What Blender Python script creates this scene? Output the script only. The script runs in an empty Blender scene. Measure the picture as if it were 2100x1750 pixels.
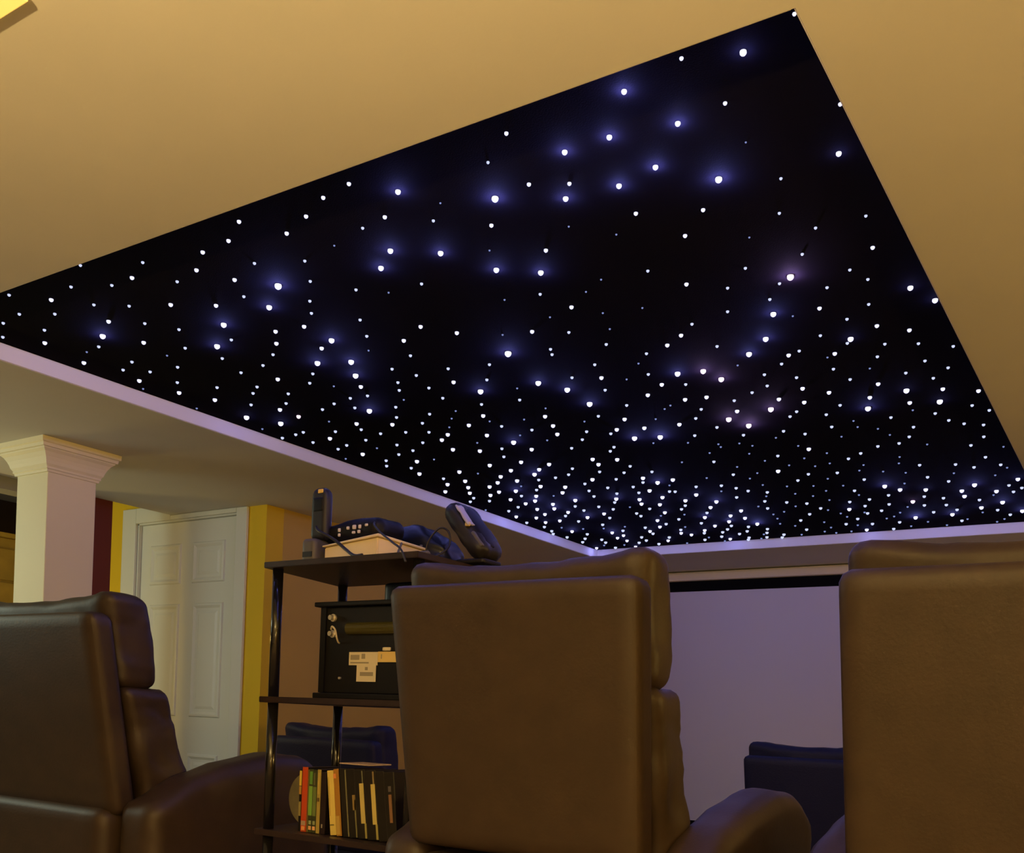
import bpy, bmesh, math, random
from mathutils import Vector, Matrix, noise
sc = bpy.context.scene
col = sc.collection

# ------------------------------------------------------------------ camera
cam_d = bpy.data.cameras.new('camera')
cam = bpy.data.objects.new('camera', cam_d); col.objects.link(cam)
YAW, PITCH, ROLL = 0.5773256, -0.0096557, 0.0410908
fwd = Vector((-math.sin(YAW)*math.cos(PITCH), math.cos(YAW)*math.cos(PITCH), math.sin(PITCH)))
r0 = Vector((math.cos(YAW), math.sin(YAW), 0)); u0 = r0.cross(fwd)
rt = math.cos(ROLL)*r0 + math.sin(ROLL)*u0
up = -math.sin(ROLL)*r0 + math.cos(ROLL)*u0
m = Matrix((rt, up, -fwd)).transposed().to_4x4(); m.translation = Vector((0, 0, 1.02))
cam.matrix_world = m
cam_d.sensor_fit = 'HORIZONTAL'; cam_d.sensor_width = 36
cam_d.lens = 2047.117/2100*36
cam_d.shift_y = (1496.91-875)/2100
cam_d.clip_start = .02; cam_d.clip_end = 60
sc.camera = cam

# ------------------------------------------------------------------ world, exposure, room and fill lights
sc.view_settings.view_transform = 'Standard'; sc.view_settings.look = 'None'
sc.view_settings.gamma = 1; sc.view_settings.exposure = 1.0; sc.view_settings.use_curve_mapping = False
w = bpy.data.worlds.new('world'); sc.world = w; w.use_nodes = True
w.node_tree.nodes['Background'].inputs[0].default_value = (.8, .6, .4, 1)
w.node_tree.nodes['Background'].inputs[1].default_value = .004

def point(name, loc, rgb, power, r=.06):
    d = bpy.data.lights.new(name, 'POINT'); d.color = rgb; d.energy = power; d.shadow_soft_size = r
    o = bpy.data.objects.new(name, d); o.location = loc; col.objects.link(o); return o
def area(name, loc, target, rgb, power, sx, sy):
    d = bpy.data.lights.new(name, 'AREA'); d.shape = 'RECTANGLE'; d.size = sx; d.size_y = sy; d.color = rgb; d.energy = power
    o = bpy.data.objects.new(name, d); o.location = loc
    o.rotation_euler = (Vector(target)-Vector(loc)).to_track_quat('-Z', 'Y').to_euler(); col.objects.link(o); return o
WARM = (1, .68, .25)
point('added_uplighter_bulb', (-.50, -.75, 1.485), WARM, 165, .03)              # added to brighten the ceiling, in the bowl of the added floor lamp
point('right_fill', (1.15, .35, 1.5), (1, .68, .18), 9.0, .12)  # added warm fill from the right, no lamp stands there
point('rear_fill', (.25, -.7, 1.25), (1, .68, .24), 15.0, .12)  # unseen fill added behind the camera for the surfaces facing it
point('side_fill', (1.55, 3.0, 1.3), (1, .70, .22), 19.0, .12)  # fill added out of view, brightens the tan wall and chair sides
point('hall_light', (-5.0, 1.15, 1.7), (.84, .96, .74), 22, .5)       # the hall left of the column
point('cabinet_fill', (-5.3, 2.3, 1.25), (1, .72, .2), 6, .1)  # unseen fill added to brighten the wooden cabinet

# ------------------------------------------------------------------ materials
def mat(name, rgb, rough=.6, metal=0, emit=None, estr=0, bump=0, bscale=60, var=0, vscale=8, spec=.5, coat=0):
    m = bpy.data.materials.new(name); m.use_nodes = True
    nt = m.node_tree; b = nt.nodes['Principled BSDF']
    b.inputs['Base Color'].default_value = (*rgb, 1); b.inputs['Roughness'].default_value = rough
    b.inputs['Metallic'].default_value = metal; b.inputs['Specular IOR Level'].default_value = spec
    b.inputs['Coat Weight'].default_value = coat
    if emit: b.inputs['Emission Color'].default_value = (*emit, 1); b.inputs['Emission Strength'].default_value = estr
    if var or bump:
        tc = nt.nodes.new('ShaderNodeTexCoord')
    if var:
        n = nt.nodes.new('ShaderNodeTexNoise'); n.inputs['Scale'].default_value = vscale; n.inputs['Detail'].default_value = 5
        r = nt.nodes.new('ShaderNodeMapRange'); r.inputs[1].default_value = .3; r.inputs[2].default_value = .7
        r.inputs[3].default_value = 1-var; r.inputs[4].default_value = 1+var
        mx = nt.nodes.new('ShaderNodeVectorMath'); mx.operation = 'SCALE'; mx.inputs[0].default_value = rgb
        nt.links.new(tc.outputs['Object'], n.inputs['Vector']); nt.links.new(n.outputs['Fac'], r.inputs[0])
        nt.links.new(r.outputs[0], mx.inputs['Scale']); nt.links.new(mx.outputs[0], b.inputs['Base Color'])
    if bump:
        n2 = nt.nodes.new('ShaderNodeTexNoise'); n2.inputs['Scale'].default_value = bscale; n2.inputs['Detail'].default_value = 4
        bp = nt.nodes.new('ShaderNodeBump'); bp.inputs['Strength'].default_value = bump; bp.inputs['Distance'].default_value = .004
        nt.links.new(tc.outputs['Object'], n2.inputs['Vector']); nt.links.new(n2.outputs['Fac'], bp.inputs['Height'])
        nt.links.new(bp.outputs[0], b.inputs['Normal'])
    return m
M = {
 'ceiling': mat('ceiling_paint', (.62, .60, .56), .85, bump=.03, bscale=220, var=.02, vscale=3),
 'trim': mat('trim_paint', (.78, .77, .76), .55),
 'starcloth': mat('star_panel_fabric', (.005, .0042, .0065), .95, spec=.02, bump=.2, bscale=300),
 'leather': mat('brown_leather', (.043, .026, .015), .5, bump=.12, bscale=140, var=.12, vscale=14, spec=.45),
 'navy': mat('navy_leather', (.010, .011, .048), .55, bump=.3, bscale=140, spec=.35),
 'yellow': mat('yellow_paint', (.74, .50, .008), .7, bump=.1, bscale=200),
 'tan': mat('tan_paint', (.56, .37, .07), .8, bump=.1, bscale=200),
 'cream': mat('cream_paint', (.6, .55, .48), .8, bump=.1, bscale=200),
 'red': mat('dark_red_paint', (.16, .022, .014), .7),
 'brownwall': mat('brown_paint', (.05, .022, .010), .8),
 'door': mat('door_paint', (.70, .72, .68), .45),
 'column': mat('column_paint', (.80, .74, .52), .55),
 'brass': mat('hinge_brass', (.35, .25, .1), .35, metal=1),
 'screen': mat('screen_fabric', (.62, .62, .76), .9, spec=.1),
 'black': mat('screen_border_black', (.004, .004, .005), .9, spec=.1),
 'housing': mat('screen_housing', (.75, .68, .5), .6),
 'espresso': mat('espresso_board', (.026, .013, .010), .42, var=.25, vscale=18),
 'pole': mat('pole_plastic', (.01, .009, .009), .18, coat=.5),
 'plastic': mat('black_plastic', (.006, .005, .005), .5, spec=.3),
 'plastic2': mat('charcoal_plastic', (.018, .015, .015), .45),
 'navyplastic': mat('navy_plastic', (.004, .005, .012), .4),
 'grey': mat('grey_plastic', (.12, .105, .09), .5),
 'whitebox': mat('cream_box', (.92, .74, .42), .6),
 'button': mat('pale_buttons', (.8, .7, .55), .5),
 'label': mat('paper_label', (.75, .66, .45), .7),
 'label2': mat('yellow_label', (.8, .58, .2), .7),
 'ink': mat('faint_ink', (.35, .3, .2), .7),
 'knob': mat('knob_metal', (.8, .74, .62), .3, metal=.6),
 'olive': mat('olive_glossy_strip', (.07, .06, .012), .25),
 'carpet': mat('carpet', (.26, .2, .14), .95, bump=.6, bscale=300),
 'wood': mat('honey_wood', (.42, .27, .045), .45, var=.2, vscale=6),
 'glowpanel': mat('glow_panel', (.9, .8, .5), .5, emit=(.72, .40, .055), estr=.5),
 'lampframe': mat('lamp_frame', (.6, .58, .5), .5),
 'feet': mat('chair_feet', (.01, .01, .01), .5),
}

# ------------------------------------------------------------------ helpers
def link(name, bm, m, parent=None, smooth=False, kind=None, label=None):
    me = bpy.data.meshes.new(name); bmesh.ops.recalc_face_normals(bm, faces=bm.faces); bm.to_mesh(me); bm.free()
    if smooth:
        for p in me.polygons: p.use_smooth = True
    ms = m if isinstance(m, (list, tuple)) else [m]
    for x in ms: me.materials.append(M[x] if isinstance(x, str) else x)
    o = bpy.data.objects.new(name, me); col.objects.link(o)
    if parent: o.parent = parent
    if kind: o['kind'] = kind
    if label: o['label'] = label
    return o
def tag(o, label, cat, group=None):
    o['label'] = label; o['category'] = cat
    if group: o['group'] = group
    return o
def thing(name, label, cat, loc=(0, 0, 0), rz=0, group=None):
    o = bpy.data.objects.new(name, None); col.objects.link(o); o.empty_display_size = .1
    o.location = loc; o.rotation_euler = (0, 0, rz); return tag(o, label, cat, group)
def bx(bm, x0, x1, y0, y1, z0, z1, bev=0, seg=2, mi=0):
    vs = [bm.verts.new((x, y, z)) for x in (x0, x1) for y in (y0, y1) for z in (z0, z1)]
    idx = [(0,1,3,2),(4,6,7,5),(0,4,5,1),(2,3,7,6),(0,2,6,4),(1,5,7,3)]
    fs = [bm.faces.new([vs[i] for i in f]) for f in idx]
    for f in fs: f.material_index = mi
    if bev:
        es = list({e for f in fs for e in f.edges})
        r = bmesh.ops.bevel(bm, geom=es, offset=bev, segments=seg, affect='EDGES', profile=.5)
        for f in r['faces']: f.material_index = mi
    return vs
def box(x0, x1, y0, y1, z0, z1, bev=0, seg=2):
    bm = bmesh.new(); bx(bm, x0, x1, y0, y1, z0, z1, bev, seg); return bm
def cyl(bm, p0, p1, r0, r1=None, n=20, mi=0):
    p0, p1 = Vector(p0), Vector(p1); d = p1-p0; r1 = r0 if r1 is None else r1
    q = Vector((0, 0, 1)).rotation_difference(d).to_matrix().to_4x4(); q.translation = (p0+p1)/2
    r = bmesh.ops.create_cone(bm, cap_ends=True, segments=n, radius1=r0, radius2=r1, depth=d.length, matrix=q)
    for f in {f for v in r['verts'] for f in v.link_faces}: f.material_index = mi
def tube(bm, pts, r, n=8, mi=0):
    # smooth swept tube through pts
    P = [Vector(p) for p in pts]; out = []
    for i in range(len(P)-1):
        a, b, c, d = P[max(i-1, 0)], P[i], P[i+1], P[min(i+2, len(P)-1)]
        for k in range(8):
            t = k/8; out.append(.5*((2*b)+(c-a)*t+(2*a-5*b+4*c-d)*t*t+(3*b-a-3*c+d)*t**3))
    out.append(P[-1]); rings = []; ref = Vector((0.13, .2, 1)).normalized()
    for i, p in enumerate(out):
        t = (out[min(i+1, len(out)-1)]-out[max(i-1, 0)]).normalized()
        s = t.cross(ref).normalized(); u = s.cross(t)
        rings.append([bm.verts.new(p+s*r*math.cos(2*math.pi*k/n)+u*r*math.sin(2*math.pi*k/n)) for k in range(n)])
    for a, b in zip(rings, rings[1:]):
        for k in range(n):
            f = bm.faces.new((a[k], a[(k+1) % n], b[(k+1) % n], b[k])); f.material_index = mi; f.smooth = True
    bm.faces.new(rings[0]); bm.faces.new(rings[-1])
def rounded(w, d, h, r, n=14, disp=None, bulge=(0, 0, 0)):
    """soft rounded box centred on the origin; disp(p, normal)->offset scalar; bulge adds crown on each pair of faces"""
    bm = bmesh.new(); bmesh.ops.create_cube(bm, size=2)
    bmesh.ops.subdivide_edges(bm, edges=bm.edges[:], cuts=n, use_grid_fill=True)
    H = Vector((w/2, d/2, h/2))
    for v in bm.verts:
        # spread the grid so the corners get enough rows
        c = Vector([math.copysign(abs(q)**.8, q) for q in v.co])
        p = Vector((c.x*H.x, c.y*H.y, c.z*H.z))
        rr = min(r, *H)
        inner = Vector([max(-(H[i]-rr), min(H[i]-rr, p[i])) for i in range(3)])
        q = p-inner
        nrm = q.normalized() if q.length > 1e-9 else Vector((0, 0, 0))
        p2 = inner+nrm*rr
        u = Vector((c.x, c.y, c.z))
        p2 += Vector((nrm.x*bulge[0]*(1-u.y**2)*(1-u.z**2), nrm.y*bulge[1]*(1-u.x**2)*(1-u.z**2), nrm.z*bulge[2]*(1-u.x**2)*(1-u.y**2)))
        if disp: p2 += nrm*disp(p2)
        v.co = p2
    return bm
def shift(bm, v):
    for q in bm.verts: q.co += Vector(v)
    return bm
def copy_tree(o, parent=None):
    c = o.copy(); col.objects.link(c)
    if parent: c.parent = parent
    for ch in [x for x in bpy.data.objects if x.parent == o]: copy_tree(ch, c)
    return c
def struct(name, bm, m, **k): return link(name, bm, m, kind='structure', **k)
# ------------------------------------------------------------------ the room
CZ = 2.08                                   # soffit height
OX0, OX1, OY0, OY1 = -3.093, -.493, 1.437, 5.66   # opening of the star tray
bm = box(-8, 1.9, -2.6, 7.2, -.1, 0); struct('floor', bm, 'carpet')
tag(struct('floor_riser', box(-3.72, 1.8, -2.45, 2.85, 0, .2, .01), 'carpet'), 'low carpeted platform under the row of brown recliners', 'platform')
bm = bmesh.new()
for a in ((-4.66, OX0, -2.6, 7.2), (OX1, 1.9, -2.6, 7.2), (OX0, OX1, -2.6, OY0), (OX0, OX1, OY1, 7.2)): bx(bm, *a, CZ, CZ+.16)
bmesh.ops.remove_doubles(bm, verts=bm.verts, dist=1e-4)
struct('ceiling', bm, 'ceiling')
struct('ceiling_hall', box(-8, -4.661, -2.6, 7.2, 2.4, 2.5), 'ceiling')
# white boards lining the tray
struct('trim_1', box(OX0, OX0+.005, OY0+.001, OY1, CZ+.001, CZ+.054, .002), 'trim')
struct('trim_2', box(OX0+.006, OX1-.006, OY1-.005, OY1-.0005, CZ+.001, CZ+.054, .002), 'trim')
struct('trim_3', box(OX1-.003, OX1-.0005, OY0+.001, OY1, CZ+.001, CZ+.054, .002), 'trim')
struct('trim_4', box(OX0+.006, OX1-.006, OY0+.0005, OY0+.003, CZ+.001, CZ+.054, .002), 'trim')
# walls
struct('wall_back', box(-4.66, 1.8, -2.55, -2.45, 0, CZ), 'cream')
struct('wall_right', box(1.8, 1.9, -2.55, 6.52, 0, CZ), 'tan')
struct('wall_front', box(-4.0, 1.8, 6.42, 6.52, 0, CZ), 'cream')
struct('wall_left', box(-4.0, -3.915, 3.73, 6.42, 0, CZ), 'tan')
DX0, DX1, DY = -4.952, -4.138, 3.61
bm = bmesh.new()
bx(bm, -5.4, DX0-.02, DY, DY+.12, 0, 2.4); bx(bm, DX1+.02, -3.915, DY, DY+.12, 0, CZ); bx(bm, DX0-.02, DX1+.02, DY, DY+.12, 2.055, CZ); bx(bm, DX0-.02, -4.661, DY, DY+.12, CZ, 2.4)
struct('wall_door_side', bm, 'yellow')
struct('wall_stub', box(-4.78, -4.661, 2.88, 3.23, 0, 2.4), 'red')
struct('trim_5', box(-4.78, -4.661, -2.55, 2.879, 2.02, 2.4), mat('beam_paint', (.30, .29, .25), .8))
struct('wall_kitchen', box(-6.9, -6.8, -2.55, 6.3, 0, 2.4), 'brownwall')
struct('wall_hall_end', box(-6.8, -4.0, 6.3, 6.4, 0, 2.4), 'brownwall')
# ------------------------------------------------------------------ six panel door
d = struct('door_1', box(DX0, DX1, DY+.022, DY+.06, .01, 2.045), 'door')
panels = [(-4.868, -4.602, 1.70, 1.925), (-4.505, -4.242, 1.70, 1.925), (-4.862, -4.602, .965, 1.59), (-4.49, -4.242, .965, 1.59), (-4.862, -4.602, .2, .765), (-4.49, -4.242, .2, .765)]
for (a, b, c, e) in panels:
    bm = bmesh.new()
    # moulding ring: outer edge on the slab, crest, then down to a sunk field and a raised centre
    rings = []
    for k, (ins, y) in enumerate(((0, .022), (.006, .014), (.016, .012), (.03, .021), (.045, .0215), (.06, .0165), (.062, .0165))):
        rings.append([bm.verts.new((x, DY+y, z)) for x, z in ((a+ins, c+ins), (b-ins, c+ins), (b-ins, e-ins), (a+ins, e-ins))])
    for p, q in zip(rings, rings[1:]):
        for i in range(4): bm.faces.new((p[i], p[(i+1) % 4], q[(i+1) % 4], q[i]))
    bm.faces.new(rings[-1])
    link('door_panel', bm, 'door', d)
for z in (1.82, 1.027, .25):
    bm = bmesh.new(); cyl(bm, (DX1+.004, DY+.016, z-.048), (DX1+.004, DY+.016, z+.048), .007); bx(bm, DX1-.022, DX1+.003, DY+.0185, DY+.022, z-.045, z+.045)
    link('hinge', bm, 'brass', d)
bm = bmesh.new(); cyl(bm, (-4.89, DY+.022, .95), (-4.89, DY-.01, .95), .011); bmesh.ops.create_uvsphere(bm, u_segments=20, v_segments=12, radius=.027, matrix=Matrix.Translation((-4.89, DY-.025, .95)))
link('door_handle', bm, 'brass', d, True)
bm = bmesh.new()
def casing(bm, x0, x1, z0, z1, inner):
    bx(bm, x0, x1, DY-.018, DY-.0005, z0, z1, .004)
    return
casing(bm, -5.085, DX0-.012, 0, 2.14, 1); casing(bm, DX1+.012, -4.045, 0, 2.079, 0)
bx(bm, -4.662, DX1+.011, DY-.018, DY-.0005, 2.054, 2.079, .003); bx(bm, DX0-.011, -4.663, DY-.018, DY-.0005, 2.054, 2.14, .003)
bx(bm, DX0-.019, DX0-.002, DY, DY+.1, 0, 2.053); bx(bm, DX1+.01, DX1+.019, DY, DY+.1, 0, 2.053); bx(bm, DX0-.011, DX1+.011, DY, DY+.1, 2.047, 2.0545)
struct('trim_6', bm, 'door')
# ------------------------------------------------------------------ square column
CX, CY = -3.957, 2.473
t = thing('square_column', 'white painted square column with moulded capital left of the door', 'column', (CX, CY, 0))
s = .11
link('shaft', box(-s, s, -s, s, .14, 1.97, .003), 'column', t)
link('base', box(-.15, .15, -.15, .15, 0, .14, .006), 'column', t)
bm = bmesh.new(); rings = []
prof = [(.110, 1.955), (.117, 1.955), (.119, 1.964), (.123, 1.967), (.123, 1.975), (.130, 1.985), (.134, 1.998), (.140, 2.012), (.150, 2.028), (.161, 2.038), (.163, 2.042), (.170, 2.044), (.172, 2.056), (.179, 2.060), (.180, 2.0795)]
for r, z in prof: rings.append([bm.verts.new((sx*r, sy*r, z)) for sx, sy in ((-1, -1), (1, -1), (1, 1), (-1, 1))])
for p, q in zip(rings, rings[1:]):
    for i in range(4): bm.faces.new((p[i], p[(i+1) % 4], q[(i+1) % 4], q[i]))
bm.faces.new(rings[-1]); bm.faces.new(rings[0])
link('capital', bm, 'column', t)
# ------------------------------------------------------------------ cabinets in the room beyond
t = thing('kitchen_cabinet', 'tall honey coloured wooden cabinet in the room behind the column', 'cabinet', (-6.45, 3.8, 0))
link('body', box(-.33, .33, -1.6, .65, .0, 2.03, .005), 'wood', t)
link('cabinet_top', box(-.34, .36, -1.62, .67, 2.031, 2.06, .004), 'wood', t)
for k in range(3):
    y0 = -1.58+k*.74
    dr = link('door', box(.331, .35, y0, y0+.72, .1, 1.75, .004), 'wood', t)
    bm = bmesh.new(); cyl(bm, (.351, y0+.06, .55), (.372, y0+.06, .55), .012); link('door_knob', bm, 'brass', dr)
    link('flap', box(.331, .35, y0, y0+.72, 1.765, 1.96, .004), 'wood', t)
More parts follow.
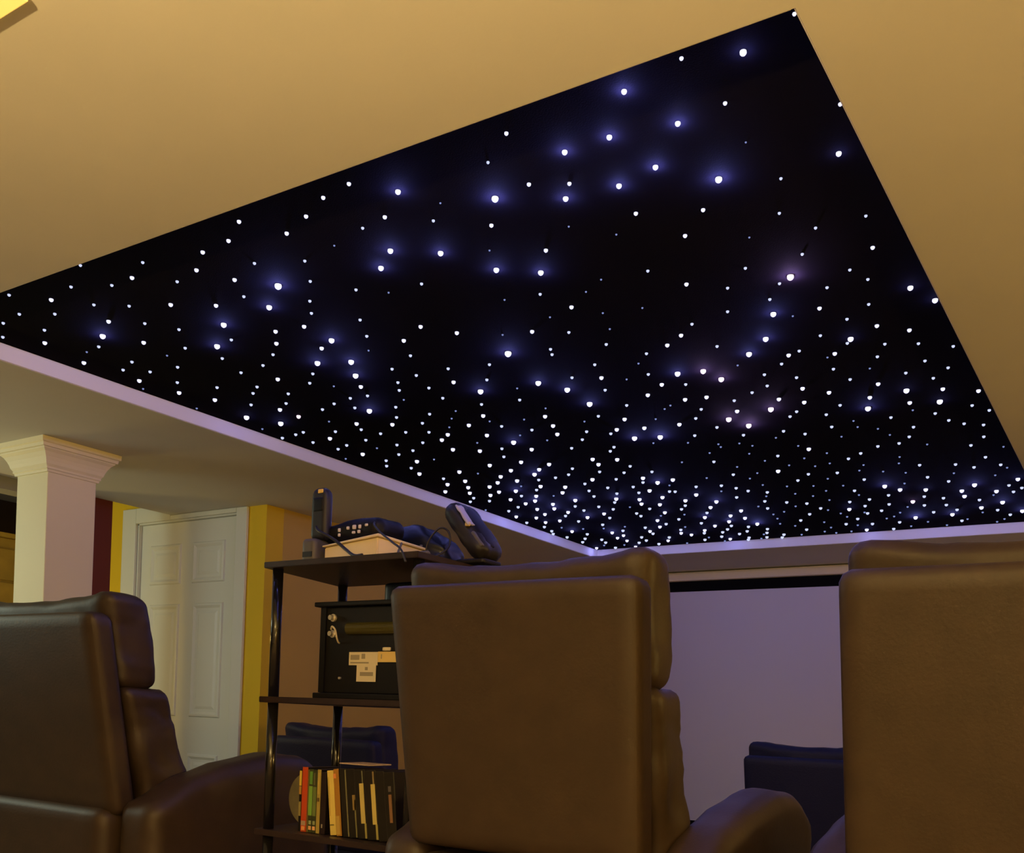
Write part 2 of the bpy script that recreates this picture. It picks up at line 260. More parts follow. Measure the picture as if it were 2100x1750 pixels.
# ------------------------------------------------------------------ star ceiling
sp = thing('star_ceiling_panel', 'large black panel in the ceiling tray dotted with glowing blue-white stars', 'star ceiling', (0, 0, CZ+.055))
link('panel', box(OX0+.001, OX1-.001, OY0+.001, OY1-.001, 0, .02), 'starcloth', sp)
def star_mat(name, rgb, st):
    m = mat(name, (0, 0, 0), .5, emit=rgb, estr=st)
    try: m.cycles.emission_sampling = 'NONE'
    except Exception: pass
    return m
SM = {1: star_mat('star_dim', (.38, .48, 1), .28), 2: star_mat('star_mid', (.62, .68, 1), .55), 3: star_mat('star_bright', (.66, .66, 1), .8),
      4: star_mat('star_brighter', (.7, .68, 1), 1.1), 5: star_mat('star_brightest', (.7, .7, 1), 1.5), 6: star_mat('star_pink', (1, .72, .95), .85)}
STARS = "-1987,1841,91,5 -2907,2734,100,5 -1709,2516,100,5 -1663,3512,100,5 -1311,3513,100,5p -1874,5214,100,5 -1093,5347,100,5 -1240,1752,74,5 -622,1567,57,5 -798,1908,70,5 -807,2403,85,5p -2737,1841,86,4 -2113,1928,78,4 -1407,1630,60,4 -1596,1830,68,4 -1677,1890,70,4 -2328,1954,82,4 -2482,2061,87,4 -2126,2189,85,4 -2302,2311,90,4 -2971,2619,100,4 -2196,2352,90,4 -2270,2455,93,4 -2481,2764,100,4 -1986,2767,96,4 -1765,2782,93,4 -1712,2881,95,4 -1716,3044,99,4 -2221,3335,100,4 -2672,4049,100,4 -2417,3810,100,4 -2699,4270,100,4 -2702,4465,100,4 -2504,4337,100,4 -2922,5039,100,4 -2647,4724,100,4 -2301,4388,100,4 -2721,5156,100,4 -1324,2903,89,4 -1244,2917,88,4p -1221,3010,90,4p -1759,3485,100,4 -989,2755,80,4 -1070,2844,84,4 -1179,3366,98,4p -1349,3412,100,4p -1976,4166,100,4 -1876,4630,100,4 -2068,4954,100,4 -1990,5101,100,4 -568,2599,70,4 -529,2702,72,4 -780,2861,80,4 -734,3368,91,4 -885,3498,96,4 -661,3525,94,4 -732,4747,100,4 -1082,4624,100,4 -669,5143,100,4 -918,5335,100,4 -610,5371,100,4 -838,1563,50,4 -1023,1674,55,4 -924,1672,54,4 -1108,1825,60,4 -986,1834,58,4 -1496,1897,68,4 -1427,2034,70,4 -1337,2098,70,4 -794,1695,52,4 -891,1807,56,4 -565,1933,54,4 -915,2599,76,4 -2629,1606,60,3 -2958,1791,67,3 -2299,1625,56,3 -2619,1779,63,3 -3007,1958,70,3 -2668,1935,66,3 -2990,2157,74,3 -2351,1787,60,3 -2969,2306,76,3 -2013,1617,53,3 -1909,1607,51,3 -1814,1555,49,3 -2108,1676,55,3 -2064,1762,56,3 -2240,1851,59,3 -1757,1648,50,3 -1659,1612,48,3 -1567,1571,46,3 -1479,1556,45,3 -1503,1700,48,3 -2914,2419,78,3 -2298,2131,65,3 -2229,2062,63,3 -2125,2074,62,3 -2200,2224,66,3 -2536,2364,72,3 -2780,2608,79,3 -2778,2701,81,3p -2876,2974,87,3 -2330,2548,73,3 -2636,2867,82,3 -2914,3215,92,3 -2515,2935,82,3 -1932,2291,64,3 -1821,2231,61,3 -1755,2316,62,3 -1555,2407,61,3 -2015,2652,71,3 -1557,2832,69,3 -2400,3135,84,3 -2467,3185,86,3 -2251,3069,81,3 -2134,2996,79,3 -2264,3209,84,3 -1932,3101,78,3 -1964,3212,81,3 -2005,3313,83,3 -2420,3384,89,3 -2511,3319,89,3 -2210,3454,88,3 -2772,3408,94,3 -2900,3587,98,3 -2514,3594,94,3 -2358,3605,92,3 -2707,3633,97,3 -2903,3806,100,3 -3005,3924,100,3 -2785,3786,100,3 -2847,3897,100,3 -2909,3997,100,3 -2477,3707,96,3 -2582,3782,98,3 -2659,3872,100,3 -2742,3926,100,3 -2760,4034,100,3 -2840,4077,100,3 -2555,3879,100,3 -2799,4197,100,3 -2778,4306,100,3 -3002,4564,100,3 -2266,3686,93,3 -2352,3744,95,3 -2511,4016,100,3 -2638,4182,100,3 -2793,4443,100,3 -2822,4569,100,3 -2914,4630,100,3 -2931,4756,100,3 -2410,4074,100,3 -2479,4168,100,3 -2654,4371,100,3 -2679,4570,100,3 -2833,4746,100,3 -2055,3691,90,3 -2072,3775,92,3 -2222,3997,98,3 -2520,4675,100,3 -3049,5576,100,3 -1770,3356,81,3 -1963,3737,90,3 -2767,5314,100,3 -2698,5256,100,3 -2754,5414,100,3 -1686,3254,78,3 -1191,2624,61,3 -1256,2674,63,3 -1411,2975,70,3 -1496,3049,72,3 -1403,3146,73,3 -1329,3154,72,3 -1533,3396,79,3 -1668,3382,80,3 -971,2906,64,3 -1122,3278,72,3 -1291,3340,75,3 -1021,3208,70,3 -1057,3345,72,3 -1208,3906,84,3 -1422,4185,92,3 -2001,4065,96,3 -1892,4146,97,3 -2077,4295,100,3 -2201,4443,100,3 -2235,4536,100,3 -1909,4456,100,3 -2079,4445,100,3 -2157,4585,100,3 -2212,4766,100,3 -2005,4551,100,3 -2332,4935,100,3 -2393,5099,100,3 -2499,5196,100,3 -2795,5615,100,3 -2521,5495,100,3 -2356,5308,100,3 -2321,5374,100,3 -1950,4739,100,3 -2201,5279,100,3 -2102,5182,100,3 -1930,4964,100,3 -2162,5572,100,3 -1838,4869,100,3 -1882,5047,100,3 -798,2619,56,3 -695,2802,58,3 -625,2871,59,3 -849,2953,63,3 -799,3269,68,3 -957,3283,70,3 -631,3404,68,3 -536,3470,69,3 -853,3389,71,3 -750,3498,72,3 -558,4712,91,3 -1036,4716,97,3 -935,4759,96,3 -798,4841,96,3 -804,4953,98,3 -665,4905,96,3 -1033,4977,100,3p -771,5226,100,3 -1342,5034,100,3 -1388,5574,100,3 -1089,1567,41,3 -1072,1778,44,3 -1147,1740,45,3 -1313,1845,48,3 -1266,2005,51,3 -1372,2313,58,3 -523,1522,33,3 -716,1532,36,3 -697,1681,38,3 -872,2007,46,3 -951,2094,49,3 -1005,1952,47,3 -522,1782,38,3 -599,2346,49,3 -1047,2326,54,3 -2357,1515,40,2 -2708,1531,44,2 -2812,1622,46,2 -2923,1638,47,2 -3035,1701,49,2 -2715,1671,46,2 -2860,1729,48,2 -2500,1582,43,2 -2551,1685,44,2 -2390,1629,42,2 -2197,1582,40,2 -2467,1738,44,2 -2831,1892,50,2 -2535,1840,46,2 -2853,2028,52,2 -2948,2063,53,2 -2879,2117,53,2 -2211,1698,42,2 -2481,1918,47,2 -2589,2027,49,2 -2755,2130,52,2 -2884,2231,54,2 -1945,1721,40,2 -2124,1847,43,2 -1822,1772,39,2 -1893,1863,41,2 -1983,1953,43,2 -2038,2015,44,2 -1582,1715,36,2 -1821,1958,42,2 -1946,2114,45,2 -1417,1766,36,2 -1644,2011,41,2 -2402,2047,48,2 -2554,2143,50,2 -2602,2263,52,2 -2798,2330,55,2 -2482,2248,51,2 -2379,2194,50,2 -2390,2380,52,2 -2466,2443,54,2 -2663,2389,55,2 -2729,2431,56,2 -2837,2520,58,2 -2617,2491,56,2 -2705,2566,57,2 -2915,2863,63,2 -2968,2874,64,2 -3056,2886,65,2 -2985,2989,65,2 -2633,2678,58,2 -2546,2647,57,2 -2788,2912,63,2 -2959,3111,67,2 -2884,3082,66,2 -2375,2633,55,2 -2449,2626,56,2 -2509,2716,58,2 -2674,2936,62,2 -2757,3057,64,2 -2640,3012,63,2 -2122,2464,51,2 -2188,2573,53,2 -2235,2637,54,2 -2366,2776,57,2 -2443,2873,59,2 -2535,3040,62,2 -2685,3167,65,2 -2774,3287,68,2 -2892,3343,69,2 -2951,3416,71,2 -2010,2215,47,2 -1993,2398,49,2 -2678,3263,66,2 -2871,3491,71,2 -1465,2461,45,2 -1578,2548,47,2 -1596,2587,48,2 -1412,2589,47,2 -1816,2572,50,2 -1956,2543,51,2 -1903,2684,52,2 -2127,2663,54,2 -2088,2546,52,2 -2149,2770,55,2 -2065,2886,56,2 -1916,2904,55,2 -1642,2790,51,2 -1521,2720,49,2 -1602,2943,53,2 -1756,3183,57,2 -1887,3333,61,2 -1954,3420,62,2 -2053,3509,64,2 -2304,2895,58,2 -2399,2973,60,2 -2450,3079,62,2 -2565,3186,64,2 -2146,3136,60,2 -2066,3225,61,2 -2318,3396,65,2 -2380,3504,67,2 -2854,3709,74,2 -2957,4098,80,2 -3022,4160,81,2 -2920,4185,81,2 -2706,4153,79,2 -2861,4364,83,2 -2961,4427,84,2 -3037,4727,89,2 -2455,3908,73,2 -2569,4074,76,2 -3006,4867,91,2 -3030,4989,92,2 -3067,5068,94,2 -2362,3903,72,2 -2211,3793,69,2 -2279,3878,71,2 -2574,4460,81,2 -2740,4648,85,2 -2745,4801,87,2 -3041,5188,95,2 -2581,4565,83,2 -2880,5146,93,2 -2961,5266,96,2 -3031,5362,97,2 -2128,3890,70,2 -2295,4058,74,2 -2344,4188,76,2 -2378,4300,78,2 -2466,4515,81,2 -2542,4782,85,2 -2664,4931,89,2 -2881,5329,96,2 -2904,5423,97,2 -2929,5603,100,2 -1816,3396,61,2 -1890,3566,64,2 -1931,3613,65,2 -1963,3859,68,2 -2036,3946,70,2 -2122,4038,72,2 -2233,4168,75,2 -2248,4291,76,2 -2345,4457,79,2 -2425,4596,82,2 -2116,4200,74,2 -2636,5126,91,2 -1609,3117,55,2 -1133,2565,44,2 -1339,2708,47,2 -1132,2748,46,2 -1410,2871,50,2 -1342,3009,51,2 -1395,3268,55,2 -1452,3356,57,2 -1538,3552,60,2 -1012,2967,48,2 -934,2888,46,2 -1088,3033,50,2 -1114,3136,51,2 -1179,3177,52,2 -1260,3229,54,2 -1424,3489,59,2 -1371,3623,60,2 -1008,3102,50,2 -1110,3433,55,2 -1147,3477,56,2 -1222,3637,59,2 -1162,3704,59,2 -1613,3935,66,2 -1348,3955,64,2 -1616,4168,69,2 -1323,4288,68,2 -1396,4377,70,2 -1918,3982,69,2 -2037,4140,73,2 -1999,4349,75,2 -1976,4362,75,2 -2143,4316,76,2 -1849,4311,73,2 -2247,4657,81,2 -2358,4733,83,2 -2366,4801,84,2 -2051,4656,80,2 -2102,4727,81,2 -2214,4950,85,2 -2329,5041,87,2 -2479,5091,89,2 -2513,5266,92,2 -2623,5344,94,2 -2641,5446,95,2 -2714,5498,96,2 -2619,5577,97,2 -2473,5404,93,2 -2320,5220,89,2 -1736,4336,73,2 -1692,4407,73,2 -1661,4480,74,2 -1755,4583,76,2 -2016,4855,82,2 -2143,5089,86,2 -2234,5354,90,2 -2308,5545,94,2 -2020,5214,87,2 -2074,5298,88,2 -2129,5367,90,2 -2181,5486,92,2 -2059,5446,90,2 -1944,5272,87,2 -1993,5388,89,2 -2048,5572,92,2 -2073,5630,93,2 -1590,4540,74,2 -1661,4713,77,2 -1700,4869,79,2 -1870,5368,87,2 -1907,5469,89,2 -1950,5595,91,2 -1837,5552,90,2 -1872,5630,91,2 -1573,4775,77,2 -1637,5209,83,2 -1493,4835,77,2 -1680,5457,87,2 -673,2435,38,2 -648,2506,39,2 -747,2506,40,2 -681,2653,41,2 -754,2722,43,2 -848,2802,44,2 -797,2891,45,2 -706,2944,45,2 -623,2982,45,2 -542,3046,45,2 -747,3033,47,2 -633,3128,47,2 -584,3216,48,2 -887,3078,48,2 -703,3207,49,2 -639,3290,49,2 -866,3191,50,2 -698,3652,54,2 -960,3428,54,2 -1029,3509,55,2 -576,3615,53,2 -534,3692,54,2 -671,3751,56,2 -631,3813,56,2 -574,3855,56,2 -840,3635,55,2 -1051,3658,58,2 -794,3781,57,2 -832,3897,59,2 -594,4007,58,2 -883,3969,60,2 -963,3978,61,2 -652,4105,60,2 -1045,4050,63,2 -1108,4110,64,2 -628,4300,62,2 -877,4321,65,2 -748,4367,64,2 -690,4442,65,2 -591,4442,64,2 -1207,4313,68,2 -886,4535,68,2 -820,4643,69,2 -1134,4472,69,2 -604,4815,69,2 -601,4946,71,2 -561,4884,70,2 -1223,4661,72,2 -1106,4808,73,2 -967,4895,73,2 -1300,4878,76,2 -1204,4860,75,2 -895,4959,74,2 -908,5110,76,2 -756,5058,74,2 -711,5311,77,2 -1463,4964,79,2 -1256,4992,77,2 -1145,4997,76,2 -1209,5125,78,2 -1001,5080,76,2 -990,5251,78,2 -881,5237,77,2 -671,5442,78,2 -1551,5077,81,2 -1285,5162,80,2 -1362,5277,82,2 -1189,5436,82,2 -901,5508,81,2 -1449,5386,84,2 -1324,5429,84,2 -1254,5601,85,2 -1176,1632,32,2 -1405,2206,41,2 -689,1967,32,2 -735,2098,34,2 -578,2196,34,2 -686,2197,35,2 -748,2304,37,2 -888,2311,38,2 -965,2395,40,2 -843,2430,39,2 -894,2508,41,2 -1017,2531,42,2 -1101,2215,39,2 -2911,1904,33,1 -3057,2222,36,1 -2699,2045,33,1 -1701,1748,24,1 -1756,2013,27,1 -3064,2461,38,1 -3038,2761,41,1 -2415,2506,35,1 -2719,2803,39,1 -3041,3247,45,1 -2798,3173,43,1 -2288,2726,36,1 -2084,2307,31,1 -1646,2391,30,1 -1459,2346,28,1 -1351,2494,29,1 -1860,2801,34,1 -1493,2884,33,1 -1834,3220,38,1 -2196,2910,37,1 -2264,2977,38,1 -2339,3063,39,1 -2154,3067,38,1 -2024,3103,38,1 -1884,3025,36,1 -2148,3269,40,1 -2087,3373,41,1 -2364,3285,41,1 -2686,3418,44,1 -2651,3699,47,1 -3067,4364,55,1 -2600,3984,49,1 -2559,4218,50,1 -2927,4927,59,1 -2829,5004,59,1 -2713,5035,58,1 -2962,5513,64,1 -2326,4589,52,1 -2577,5032,58,1 -2837,5543,63,1 -1397,2773,32,1 -1475,3186,36,1 -1509,3213,36,1 -1586,3305,37,1 -1725,3583,40,1 -1601,3635,40,1 -1738,3892,43,1 -1134,2922,31,1 -1275,3710,39,1 -1425,3725,40,1 -1391,3777,40,1 -1502,3702,40,1 -1508,3743,41,1 -1580,3806,41,1 -1441,3881,41,1 -1420,4009,42,1 -1557,4056,43,1 -1353,4117,43,1 -1233,3851,40,1 -1265,4036,42,1 -1515,4188,44,1 -1576,4266,45,1 -1745,4182,46,1 -1474,4468,47,1 -1952,4243,47,1 -2268,4840,54,1 -2142,4857,54,1 -2268,5160,57,1 -2452,5618,62,1 -1778,4443,48,1 -2262,5492,60,1 -2217,5630,61,1 -1564,4401,46,1 -1622,4620,49,1 -1729,4816,51,1 -1721,5021,53,1 -1735,5128,54,1 -1764,5261,55,1 -1940,5513,58,1 -1995,5630,60,1 -1484,4622,48,1 -1562,4880,51,1 -1652,4980,52,1 -1708,5343,55,1 -1749,5594,58,1 -877,2977,30,1 -790,3123,31,1 -758,3587,35,1 -965,3623,36,1 -970,3701,37,1 -911,3753,37,1 -890,3847,38,1 -1053,3797,38,1 -794,4030,39,1 -549,4177,39,1 -1163,3997,41,1 -923,4168,41,1 -946,4264,42,1 -1195,4154,42,1 -1261,4174,43,1 -1079,4234,42,1 -1116,4316,43,1 -778,4513,43,1 -575,4504,42,1 -1032,4371,43,1 -953,4428,43,1 -633,4614,43,1 -1272,4402,45,1 -1365,4506,46,1 -1245,4551,46,1 -996,4614,45,1 -1340,4619,47,1 -1227,4757,48,1 -687,4984,47,1 -1423,4698,48,1 -1377,4808,49,1 -1443,5022,51,1 -1080,5092,50,1 -1139,5208,51,1 -782,5347,50,1 -1407,5122,52,1 -1295,5141,51,1 -1399,5213,53,1 -1185,5289,52,1 -1229,5325,53,1 -1059,5482,53,1 -871,5484,52,1 -709,5544,52,1 -750,5603,52,1 -1541,5303,54,1 -1403,5442,55,1 -1158,5565,54,1 -1547,5454,55,1 -988,5602,54,1 -1475,5596,56,1 -1561,5610,57,1 -1608,5551,57,1 -1357,1713,22,1 -1163,1934,23,1 -1086,2017,23,1 -1386,1944,24,1 -1508,2193,27,1 -1293,2250,26,1 -1225,2205,26,1 -1317,2388,28,1 -707,1814,19,1 -828,2171,23,1 -1208,2407,27,1 -875,2639,27,1"
smesh = {}
def star_mesh(k, r):
    key = (k, round(r, 4))
    if key not in smesh:
        bm = bmesh.new(); bmesh.ops.create_uvsphere(bm, u_segments=12, v_segments=8, radius=r)
        me = bpy.data.meshes.new('star_light'); bm.to_mesh(me); bm.free()
        for p in me.polygons: p.use_smooth = True
        me.materials.append(SM[k]); smesh[key] = me
    return smesh[key]
glow = []; RV, RF, RM = [], [], []
q = bmesh.new(); bmesh.ops.create_uvsphere(q, u_segments=10, v_segments=7, radius=1); UV = [v.co[:] for v in q.verts]; q.verts.index_update(); UF = [[v.index for v in f.verts] for f in q.faces]; q.free()
for i, e in enumerate(STARS.split()):
    pink = e.endswith('p'); x, y, r, k = [int(q) for q in e.rstrip('p').split(',')]
    x, y, r = x/1000, y/1000, r/10000
    if k >= 4 or (k == 3 and y > 4.3): glow.append((x, y, r, k, pink))
    if i < 100:
        o = bpy.data.objects.new('star_light', star_mesh(6 if pink else k, r)); col.objects.link(o)
        o.parent = sp; o.location = (x, y, -r*.35)
    else:
        base = len(RV)
        for q in UV: RV.append((x+q[0]*r, y+q[1]*r, q[2]*r-r*.35))
        for f in UF: RF.append(tuple(base+i for i in f)); RM.append(3 if pink else k-1)
me = bpy.data.meshes.new('star_light'); me.from_pydata(RV, [], RF); me.polygons.foreach_set('material_index', RM); me.polygons.foreach_set('use_smooth', [True]*len(RF))
for q in (SM[1], SM[2], SM[3], SM[6]): me.materials.append(q)
o = bpy.data.objects.new('star_light', me); col.objects.link(o); o.parent = sp; o['kind'] = 'stuff'
for x, y, r, k, pink in glow:
    point('star_glow', (x, y, CZ+.055-r*1.5-.004), (.62, .40, 1) if pink else (.25, .27, 1), (.42 if k == 5 else .22 if k == 4 else .05)*(.15 if min(x-OX0, OX1-x) < .3 and y < 4 else 1), .004)
# ------------------------------------------------------------------ glowing ceiling panel at the upper left edge of the view
t = thing('ceiling_glow_panel', 'warm glowing flush ceiling panel at the upper left corner', 'light', (-2.05, .62, CZ))
link('mount', box(-.55, .55, -.2, .19, -.0030, -.0005), 'lampframe', t)
link('glow_face', box(-.578, .578, -.238, .226, -.010, -.0031, .002), 'glowpanel', t)
# ------------------------------------------------------------------ projector screen
t = thing('projection_screen', 'white pull down projector screen with black top border on the far wall', 'projection screen', (-1.9, 6.36, 0))
SX = 1.45
link('housing', box(-SX, SX, -.04, .055, 2.015, 2.075, .012), 'housing', t)
link('border', box(-SX+.03, SX-.03, -.003, .0, 1.945, 2.02), 'black', t)
link('fabric', box(-SX+.09, SX-.09, -.003, .0, .39, 1.9449), 'screen', t)
bm = bmesh.new(); bx(bm, -SX+.03, -SX+.0899, -.003, 0, .33, 1.9449); bx(bm, SX-.0899, SX-.03, -.003, 0, .33, 1.9449); bx(bm, -SX+.09, SX-.09, -.003, 0, .33, .3899)
link('side_border', bm, 'black', t)
bm = bmesh.new(); cyl(bm, (-SX+.02, -.0015, .32), (SX-.02, -.0015, .32), .012); link('bottom_bar', bm, 'housing', t)

# ------------------------------------------------------------------ recliners
def wr(seed, a, fx, fy, fz):
    def f(p): return a*noise.noise(Vector((p.x*fx+seed, p.y*fy, p.z*fz)))+a*.4*noise.noise(Vector((p.x*fx*2.7, p.y*fy*2.7+seed, p.z*fz*3)))
    return f
def recliner(name, label, cat, loc, rz, m, low=0, group=None, thick=.14, lean=0):
    t = thing(name, label, cat, loc, rz, group)
    zt = 1.12-low; zb = .515-min(low*1.3, .15)
    # outer shell of the back
    def tilt(bm, y0, dy, zc):      # lean the back: y as a function of z
        for v in bm.verts: v.co.y += y0 + (zt-(v.co.z+zc))/(.62)*dy; v.co.z += zc
        return bm
    h = zt-zb
    b = rounded(.645, .085, h, .028, n=20)
    for v in b.verts: v.co.x *= 1-.05*(.5-v.co.z/h)
    tilt(b, -.3375, .10+lean, (zt+zb)/2)
    link('back_panel', b, m, t, True)
    # cushions
    hh = .295; zc = zt+.068-hh/2
    def dh(p): return wr(3, .010, 9, 6, 8)(p)
    b = rounded(.638, thick-.008, hh, .038, n=22, disp=dh, bulge=(.0, .008, .0))
    for v in b.verts:
        if v.co.z > 0: v.co.z -= .020*math.cos(v.co.x/.315*math.pi/2)*v.co.z/(hh/2)*.9
    for v in b.verts: v.co.x -= .010
    tilt(b, -.306+thick/2, .09+lean, zc); link('headrest', b, m, t, True)
    z1 = zc-hh/2+.010; z0 = .47; hb = z1-z0
    b = rounded(.63, thick+.01, hb, .032, n=24, disp=wr(8, .012, 7, 7, 11), bulge=(.0, .01, 0))
    tilt(b, -.305+thick/2, .15+lean, (z0+z1)/2); link('back_cushion', b, m, t, True)
    b = rounded(.56, .62, .17, .06, n=16, disp=wr(5, .006, 8, 8, 4), bulge=(0, 0, .02))
    link('seat_cushion', shift(b, (0, .10, .40)), m, t, True)
    # arms: rise from the back to a crest, roll over at the front
    def top(y):
        pts = [(-.30, .49), (-.20, .535), (-.05, .605), (.10, .645), (.28, .674), (.40, .662), (.49, .61), (.545, .55)]
        if y <= pts[0][0]: return pts[0][1]
        for (a, p), (b_, q) in zip(pts, pts[1:]):
            if y <= b_:
                tt = (y-a)/(b_-a); tt = tt*tt*(3-2*tt)*.5+tt*.5; return p+(q-p)*tt
        return pts[-1][1]
    for sx in (-1, 1):
        b = rounded(.14, .78, .60, .05, n=22, disp=wr(2+sx, .004, 9, 9, 9), bulge=(.006, 0, 0))
        for v in b.verts:
            v.co.y += .145; zz = (v.co.z+.30)/.60
            v.co.z = .06+zz*(top(v.co.y)-.06); v.co.x += sx*.361
        link('armrest', b, m, t, True)
    b = rounded(.575, .56, .42, .03, n=12); link('base', shift(b, (0, -.005, .288)), m, t, True)
    b = rounded(.575, .07, .33, .03, n=12, disp=wr(9, .004, 7, 7, 7)); link('footrest', shift(b, (0, .425, .29)), m, t, True)
    for sx in (-1, 1):
        for y in (-.2, .4):
            b = bmesh.new(); cyl(b, (sx*.36, y, 0), (sx*.36, y, .075), .022, .028); link('foot', b, 'feet', t)
    return t
# origin y = panel top plane + .38
G = 'row of brown leather recliners seen from behind'
c1 = recliner('recliner', 'brown leather recliner in the middle, beside the black shelf stand', 'recliner', (-1.198, 2.15, .2), 0, 'leather', group=G)
def again(src, loc, rz, label):
    c = copy_tree(src); c.location = loc; c.rotation_euler.z = rz; c['label'] = label; return c
c3 = recliner('recliner', 'wide brown leather recliner left of the shelf stand, in front of the column', 'recliner', (-3.045, 2.14, .2), 0, 'leather', low=.03, group=G, thick=.165, lean=.03)
for ch in list(bpy.data.objects):
    if ch.parent == c3: ch.scale.x = 1.28; ch.location.x = 0
again(c1, (-.187, 2.21, .2), 0, 'rightmost brown recliner, its broad back lit yellowish')
n1 = recliner('recliner', 'dark navy recliner in front of the projection screen', 'recliner', (-1.34, 4.93, 0), 0, 'navy', low=.22, group='dark navy front seats')
again(n1, (-3.30, 3.80, 0), 0, 'dark navy recliner behind the shelf stand, against the tan wall')

# ------------------------------------------------------------------ shelf stand
SXL, SYF = -2.205, 2.03
st = thing('shelf_stand', 'black shelf stand with round poles between two brown recliners', 'shelf', (SXL, SYF, .2))
def shelf_board(z):
    bm = bmesh.new(); f = [(.0, 0), (.57, 0), (.57, .40), (-.07, .40)]
    lo = [bm.verts.new((x, y, z)) for x, y in f]; hi = [bm.verts.new((x, y, z+.017)) for x, y in f]
    bm.faces.new(lo); bm.faces.new(hi)
    for i in range(4): bm.faces.new((lo[i], lo[(i+1) % 4], hi[(i+1) % 4], hi[i]))
    bmesh.ops.bevel(bm, geom=bm.edges[:], offset=.0015, segments=2, affect='EDGES')
    return bm
ZS = [.07, .457, .842, 1.232]
for z in ZS: link('shelf_board', shelf_board(z), 'espresso', st)
for i, (x, y) in enumerate(((.03, .028), (.5505, .03), (-.035, .372), (.5505, .372))):
    for a, b in ((0, .07), (.087, .457), (.474, .842), (.859, 1.232)):
        bm = bmesh.new(); cyl(bm, (x, y, a+.0005), (x, y, b-.0005), .0155, n=28)
        if a == 0: pass
        link('pole', bm, 'pole', st, False)
for o in [o for o in bpy.data.objects if o.name.startswith('pole')]:
    for p in o.data.polygons: p.use_smooth = len(p.vertices) == 4
TOP, MID, LOW = .2+1.232+.017, .2+.842+.017, .2+.457+.017

# ------------------------------------------------------------------ cordless phone in its cradle
t = thing('phone_cradle', 'grey phone cradle on the left end of the top shelf', 'phone cradle', (-2.098, 2.13, TOP))
b = rounded(.055, .07, .075, .014, n=8); link('cradle_body', shift(b, (0, 0, .0375)), 'grey', t, True)
bm = bmesh.new(); bx(bm, -.018, .018, -.0365, -.0345, .02, .035); link('contact_plate', bm, 'plastic2', t)
t = thing('cordless_phone', 'tall black cordless phone handset standing upright in grey cradle', 'phone', (-2.085, 2.135, TOP+.0755))
b = rounded(.066, .034, .152, .016, n=14)
for v in b.verts:
    v.co.z += .074
    k = max(0, (v.co.z-.115)/.033); v.co.x *= math.sqrt(max(.05, 1-.55*k*k))
link('handset', b, 'plastic2', t, True)
b = rounded(.020, .004, .012, .002, n=4); link('tip_glint', shift(b, (.008, -.0165, .138)), mat('amber_glint', (.9, .6, .12), .25), t, True, label='amber glint painted on the handset tip')  # amber piece stands in for a gold highlight on the rounded top
b = rounded(.040, .004, .040, .0018, n=4); link('display', shift(b, (0, -.0165, .1)), 'plastic', t, True)
# ------------------------------------------------------------------ cream box and the black router lying on it
t = thing('cream_box', 'cream coloured box with slanting lid under the black keypad phone', 'box', (-1.945, 2.19, TOP))
bm = bmesh.new()
v = [bm.verts.new(p) for p in ((-.105, -.075, 0), (.105, -.085, 0), (.135, .085, 0), (-.105, .085, 0), (-.105, -.075, .046), (.105, -.085, .062), (.135, .085, .05), (-.105, .085, .046))]
for f in ((0,1,2,3), (4,5,6,7), (0,1,5,4), (1,2,6,5), (2,3,7,6), (3,0,4,7)): bm.faces.new([v[i] for i in f])
bmesh.ops.bevel(bm, geom=bm.edges[:], offset=.003, segments=2, affect='EDGES')
link('box_body', bm, 'whitebox', t)
bm = bmesh.new()
v = [bm.verts.new(p) for p in ((-.11, -.08, .0475), (.11, -.09, .0635), (.14, .09, .0515), (-.11, .09, .0475), (-.11, -.08, .052), (.11, -.09, .072), (.14, .09, .058), (-.11, .09, .052))]
for f in ((0,1,2,3), (4,5,6,7), (0,1,5,4), (1,2,6,5), (2,3,7,6), (3,0,4,7)): bm.faces.new([v[i] for i in f])
bmesh.ops.bevel(bm, geom=bm.edges[:], offset=.0015, segments=1, affect='EDGES')
link('lid', bm, 'whitebox', t)
t = thing('keypad_phone', 'black desk phone base with pale buttons lying on the cream box', 'phone', (-1.985, 2.20, TOP+.062))
b = rounded(.24, .13, .062, .028, n=14, disp=wr(4, .004, 20, 20, 20))
for v in b.verts: v.co.z = (v.co.z+.036)*(1-.35*max(0, -v.co.x/.12))+.003
link('phone_body', b, 'plastic', t, True)
for (x, z, rx, rz_) in ((-.045, .036, .006, .007), (-.045, .022, .005, .006), (-.012, .040, .006, .006), (.012, .041, .008, .008), (.033, .041, .006, .007), (.010, .026, .007, .005), (.030, .027, .006, .006), (.058, .044, .007, .005)):
    b = rounded(rx*1.6, .006, rz_*1.6, .0025, n=3); link('button', shift(b, (x+.018, -.066, z)), 'button', t, True)
# dark crumpled cover / router hump beside it
t = thing('wifi_router', 'dark domed router leaning beside the keypad phone on the top shelf', 'router', (-1.865, 2.345, TOP))
b = rounded(.25, .125, .130, .045, n=18, disp=wr(6, .012, 16, 16, 14))
for v in b.verts:
    v.co.z += .0655+.004; k = v.co.x/.11; v.co.z *= 1-.42*max(0, k)**1.3
link('router_body', b, 'navyplastic', t, True)
for (x, z) in ((.02, .058), (.062, .047), (.04, .062)):
    b = rounded(.010, .006, .014, .002, n=3); link('port', shift(b, (x, -.066, z)), 'grey', t, True)
b = rounded(.03, .006, .012, .002, n=3); link('status_strip', shift(b, (-.03, -.067, .07)), 'grey', t, True)
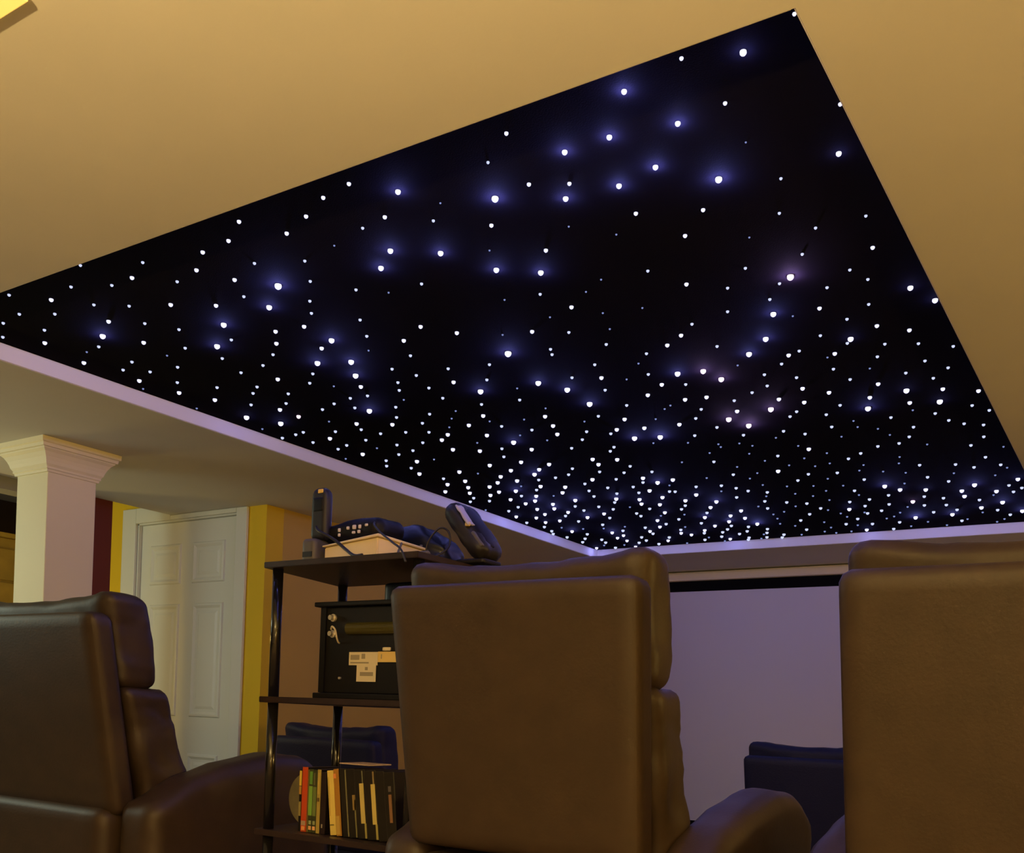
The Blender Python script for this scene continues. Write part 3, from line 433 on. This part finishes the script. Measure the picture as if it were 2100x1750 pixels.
# tilted oval fan-like unit at the right
t = thing('desk_fan_head', 'tilted black oval grille unit leaning at the shelf end by the recliner', 'fan', (-1.655, 2.30, TOP))
t.rotation_euler = (0, 0, 0)
import itertools
Rt = Matrix.Rotation(math.radians(38), 4, 'Y')
def tl(bm, mtx=None, off=(0, 0, .095)):
    mm = Matrix.Translation(off) @ (mtx or Matrix.Rotation(math.radians(-40), 4, 'Y'))
    bmesh.ops.transform(bm, matrix=mm, verts=bm.verts); return bm
b = rounded(.062, .12, .195, .03, n=14, disp=wr(11, .004, 30, 30, 30)); link('housing', tl(b), 'plastic2', t, True)
b = bmesh.new(); bmesh.ops.create_uvsphere(b, u_segments=20, v_segments=10, radius=1, matrix=Matrix.Diagonal((.012, .045, .085, 1)))
link('grille', tl(b, None, (.018, -.004, .112)), 'plastic', t, True)
b = rounded(.008, .03, .075, .003, n=6, disp=wr(1, .003, 60, 60, 60)); link('upper_sticker', shift(tl(b, None, (0, 0, 0)), (.005, -.052, .135)), mat('lilac_reflective', (.5, .46, .62), .4), t, True, label='lilac reflective strip')
b = rounded(.010, .012, .055, .003, n=6); link('lower_sticker', shift(tl(b, None, (0, 0, 0)), (.052, -.052, .066)), 'grey', t, True)
b = rounded(.016, .008, .012, .003, n=4); link('knob', shift(b, (.022, -.060, .108)), 'label2', t, True)
b = rounded(.10, .09, .016, .006, n=8); link('stand_base', shift(b, (.02, .0, .0085)), 'plastic', t, True)
# cables
def cable(label, pts, r=.003, m='plastic2', name='cable'):
    bm = bmesh.new(); tube(bm, pts, r); o = link(name, bm, m); o['label'] = label; o['category'] = 'cable'; o['group'] = 'cables on the top shelf'; return o
cable('thick grey cable crossing the front of the cream box', [(-2.07, 2.10, TOP+.105), (-2.03, 2.07, TOP+.085), (-1.975, 2.075, TOP+.058), (-1.93, 2.075, TOP+.028), (-1.885, 2.06, TOP+.0065), (-1.85, 2.055, TOP+.005)], .0045)
cable('long dark cable draped from the router over the shelf front edge', [(-1.90, 2.16, TOP+.120), (-1.85, 2.10, TOP+.095), (-1.79, 2.06, TOP+.062), (-1.73, 2.035, TOP+.030), (-1.685, 2.02, TOP+.0045), (-1.665, 2.018, TOP-.03)], .003)
cable('looped thin cable rising beside the tilted black unit', [(-1.76, 2.22, TOP+.004), (-1.755, 2.22, TOP+.06), (-1.725, 2.23, TOP+.10), (-1.695, 2.235, TOP+.09), (-1.69, 2.235, TOP+.05), (-1.70, 2.2, TOP+.02), (-1.72, 2.17, TOP+.004)], .0028)
cable('pale cable end hanging at the router foot', [(-1.775, 2.13, TOP+.045), (-1.768, 2.11, TOP+.02), (-1.765, 2.10, TOP+.004), (-1.775, 2.09, TOP+.004)], .0035, 'grey')
for k, (x, y, z) in enumerate(((-1.745, 2.17, .011), (-1.72, 2.19, .012), (-1.70, 2.14, .011))):
    b = rounded(.028, .02, .02, .006, n=5); o = link('plug', b, ['grey', 'plastic2', 'grey'][k], None, True); o.location = (x, y, TOP+z)
    tag(o, ['grey plug nearest the router foot', 'dark plug between the two grey plugs', 'grey plug nearest the middle recliner'][k], 'plug', 'plugs on the top shelf')

# ------------------------------------------------------------------ black audio cabinet seen from behind, on the middle shelf
t = thing('audio_cabinet', 'black audio cabinet seen from its back, with jacks and paper labels', 'speaker cabinet', (-1.85, 2.10, MID))
link('cabinet_body', box(-.2, .2, .012, .26, .0175, .263, .003), 'plastic', t)
link('base_board', box(-.212, .212, 0, .27, .0005, .017, .003), 'plastic', t)
link('lid_board', box(-.213, .213, -.004, .27, .2635, .277, .003), 'plastic', t)
for x0 in (-.195, .175): link('back_strip', box(x0, x0+.02, .006, .0118, .018, .263), 'plastic', t)
for z in (.232, .186):
    bm = bmesh.new(); cyl(bm, (-.148, .0118, z), (-.148, -.006, z), .0072, n=20); cyl(bm, (-.148, .0118, z), (-.148, .006, z), .011, n=20); link('jack', bm, 'knob', t)
bm = bmesh.new(); tube(bm, [(-.143, -.004, .198), (-.132, -.012, .205), (-.120, -.012, .195), (-.117, -.008, .175), (-.122, .004, .163), (-.124, .011, .160)], .0028); link('jumper_wire', bm, 'label', t)
bm = bmesh.new(); cyl(bm, (-.09, .012, .200), (.16, .012, .200), .018, n=24); link('carry_tube', bm, 'olive', t, False)
pl = [link('paper_label', box(-.084, .022, .0103, .0117, .097, .134), 'label', t)]
pl.append(link('paper_label', box(.0225, .10, .0103, .0117, .106, .135), 'label2', t, label='yellow paper label'))
pl.append(link('paper_label', box(-.053, .018, .0095, .0102, .051, .100), 'label', t))
for (x0, x1, z0, z1, y, q) in ((-.078, -.045, .112, .126, .0099, 0), (-.037, -.024, .115, .129, .0099, 0), (-.078, -.01, .102, .106, .0099, 0), (.034, .037, .115, .128, .0099, 1), (-.022, -.012, .083, .092, .0090, 2), (-.04, .008, .067, .078, .0090, 2)):
    link('faint_print', box(x0, x1, y, y+.0004, z0, z1), 'ink', pl[q])
b = rounded(.028, .006, .010, .002, n=3); link('switch', shift(b, (.055, .009, .142)), 'label', t, True)
bm = bmesh.new(); cyl(bm, (-.115, .0118, .06), (-.115, .005, .06), .0035, n=12); link('screw', bm, 'knob', t)
t = tag(link('power_adapter', shift(rounded(.12, .09, .068, .01, n=6), (-1.855, 2.27, MID+.277+.0345)), 'navyplastic', None, True), 'dark blue box lying on top of the audio cabinet', 'box')

# ------------------------------------------------------------------ discs and cases on the lower shelf
YF = 2.075
t = thing('round_plate', 'round grey olive disc standing behind the first case on the lower shelf', 'disc', (-2.125, 2.165, LOW+.0845))
bm = bmesh.new(); cyl(bm, (0, .0, 0), (0, .012, 0), .080, n=48); link('disc_face', bm, mat('disc_grey', (.20, .17, .10), .45, var=.2, vscale=20), t)
bm = bmesh.new(); cyl(bm, (0, -.001, 0), (0, .0, 0), .022, n=32); link('disc_hub', bm, 'grey', t)
CM = {}
BLK = (.010, .007, .006)
def cm(rgb, rough=.35):
    if rgb not in CM: CM[rgb] = mat('case_colour', rgb, rough)
    return CM[rgb]
def case(name, label, cat, x, w, h, d, rgb, lean=0, bands=(), y=YF, group='disc cases and books on the lower shelf'):
    """x is the left bottom edge of the spine; lean>0 tips the top to the left"""
    a = math.radians(lean)
    t = thing(name, label, cat, (x, y, LOW+.001), 0, group)
    t.rotation_euler = (0, -a, 0)
    link('cover', box(.0004, w-.0004, .0035, d, .0005, h-.0005, .0012, 2), cm(BLK), t)
    sp_ = link('spine', box(0, w, .001, .0034, 0, h, .0008, 2), cm(rgb), t)
    for (x0, x1, z0, z1, c) in bands:
        link('spine_print', box(x0*w, x1*w, -.0003, .0009, z0*h, z1*h), cm(c, .5), sp_)
    return t
case('book', 'slim yellow and black case at the left end, touching the red spine', 'book', -2.0735, .009, .178, .12, BLK, 0, [(.05, .95, .74, .98, (.75, .55, .06)), (.05, .95, .60, .73, (.5, .28, .05)), (.05, .95, .25, .48, (.3, .24, .08))])
case('disc_case', 'bright red spined case', 'disc case', -2.0635, .021, .186, .13, (.55, .07, .015), 0, [(.1, .9, .1, .17, (.45, .32, .22)), (.2, .8, .025, .085, (.9, .38, .12))])
case('disc_case', 'thin olive case right of the red spine', 'disc case', -2.0415, .0055, .18, .12, (.16, .12, .03))
case('disc_case', 'lime green spined case with pale dots near its foot', 'disc case', -2.035, .0145, .182, .13, (.05, .06, .02), 0, [(.15, .9, .76, .96, (.12, .32, .05)), (.05, .95, .27, .73, (.20, .42, .06)), (.25, .85, .13, .19, (.35, .42, .2)), (.2, .9, .045, .105, (.85, .45, .2))])
case('disc_case', 'dull green spined case with one orange dot', 'disc case', -2.0195, .0145, .18, .13, (.05, .055, .02), 0, [(.1, .5, .76, .95, (.12, .12, .05)), (.05, .95, .27, .73, (.15, .2, .05)), (.25, .85, .13, .19, (.35, .4, .2)), (.2, .9, .045, .105, (.85, .45, .2))])
case('book', 'cream spined book right of the dull green case', 'book', -2.004, .013, .182, .13, (.42, .33, .08), 0, [(.2, .8, .5, .56, (.15, .1, .03)), (.2, .8, .62, .95, (.55, .42, .1))])
case('book', 'thick black book between the cream and pale yellow spines', 'book', -1.989, .0195, .176, .14, (.022, .012, .012), 0, [(.35, .55, .1, .16, (.4, .36, .28))])
case('disc_case', 'short grey green case behind the foot of the pale yellow spine', 'disc case', -1.9600, .012, .075, .12, (.16, .15, .07), 0, [(.1, .9, .35, .4, (.05, .04, .02))], y=YF+.02)
case('book', 'pale yellow spined book leaning to the left', 'book', -1.9465, .0225, .182, .13, (.80, .62, .16), 7, [(.1, .7, .15, .17, (.25, .2, .05)), (.1, .25, .3, .9, (.6, .45, .12))])
case('book', 'orange brown spined book leaning on the pale yellow one', 'book', -1.9225, .019, .188, .13, (.42, .20, .03), 7, [(.1, .8, .02, .3, (.55, .36, .08)), (.0, .5, .86, .93, (.8, .3, .1))])
x = -1.898
defs = [('first black wide case right of the orange book, with thin grey stripe', [(.80, .95, .0, .98, (.22, .2, .1))]),
        ('second black wide case, its thin stripe broken by a coloured mark', [(.82, .95, .0, .55, (.22, .2, .08)), (.6, .95, .4, .62, (.3, .2, .06))]),
        ('black wide case with long cream label, nearer the orange book', [(.45, .88, .22, .80, (.62, .5, .16)), (.78, .95, .0, .22, (.4, .34, .1)), (.75, .85, .80, .98, (.2, .2, .12))]),
        ('black wide case with long cream label, nearer the middle recliner', [(.55, .92, .22, .80, (.66, .53, .16)), (.80, .97, .0, .22, (.42, .36, .1)), (.75, .88, .80, .98, (.3, .22, .1))]),
        ('dark wide case with faint spine, second from the right end', []),
        ('dark wide case with brownish label at the right end of the row', [(.4, .7, .28, .68, (.28, .14, .06)), (.4, .7, .72, .8, (.12, .1, .1))])]
ws = [.0255, .030, .036, .040, .030, .034]
for (lb, bands), wdt in zip(defs, ws):
    case('box_set', lb, 'box set', x, wdt*.985, .190, .14, (.018, .014, .009), 7.5, bands); x += wdt
t = tag(link('paper_sheet', box(-.065, .045, -.05, .05, 0, .004, .0015), mat('pinkish_paper', (.62, .45, .42), .7)), 'pinkish white sheet lying on top of the black cases', 'paper')
t.location = (-1.895, 2.165, LOW+.201)

# ------------------------------------------------------------------ added floor lamp, unseen behind the camera, to light the ceiling
t = thing('added_floor_lamp', 'added uplighter floor lamp with open bowl, out of view behind the camera', 'floor lamp', (-.50, -.75, .2))
bm = bmesh.new(); cyl(bm, (0, 0, 0), (0, 0, .03), .14, .12, n=40); link('base', bm, 'plastic', t)
bm = bmesh.new(); cyl(bm, (0, 0, .031), (0, 0, 1.2), .012); link('pole', bm, 'plastic', t)
bm = bmesh.new(); rings = []
for r, z in ((.02, 1.2), (.07, 1.21), (.12, 1.24), (.155, 1.28), (.17, 1.32), (.166, 1.32), (.15, 1.283), (.116, 1.246), (.07, 1.217), (.02, 1.206)):
    rings.append([bm.verts.new((r*math.cos(a*math.pi/20), r*math.sin(a*math.pi/20), z)) for a in range(40)])
for p, q in zip(rings, rings[1:]):
    for i in range(40): bm.faces.new((p[i], p[(i+1) % 40], q[(i+1) % 40], q[i]))
bm.faces.new(rings[0]); bm.faces.new(rings[-1]); link('bowl', bm, 'lampframe', t, True)
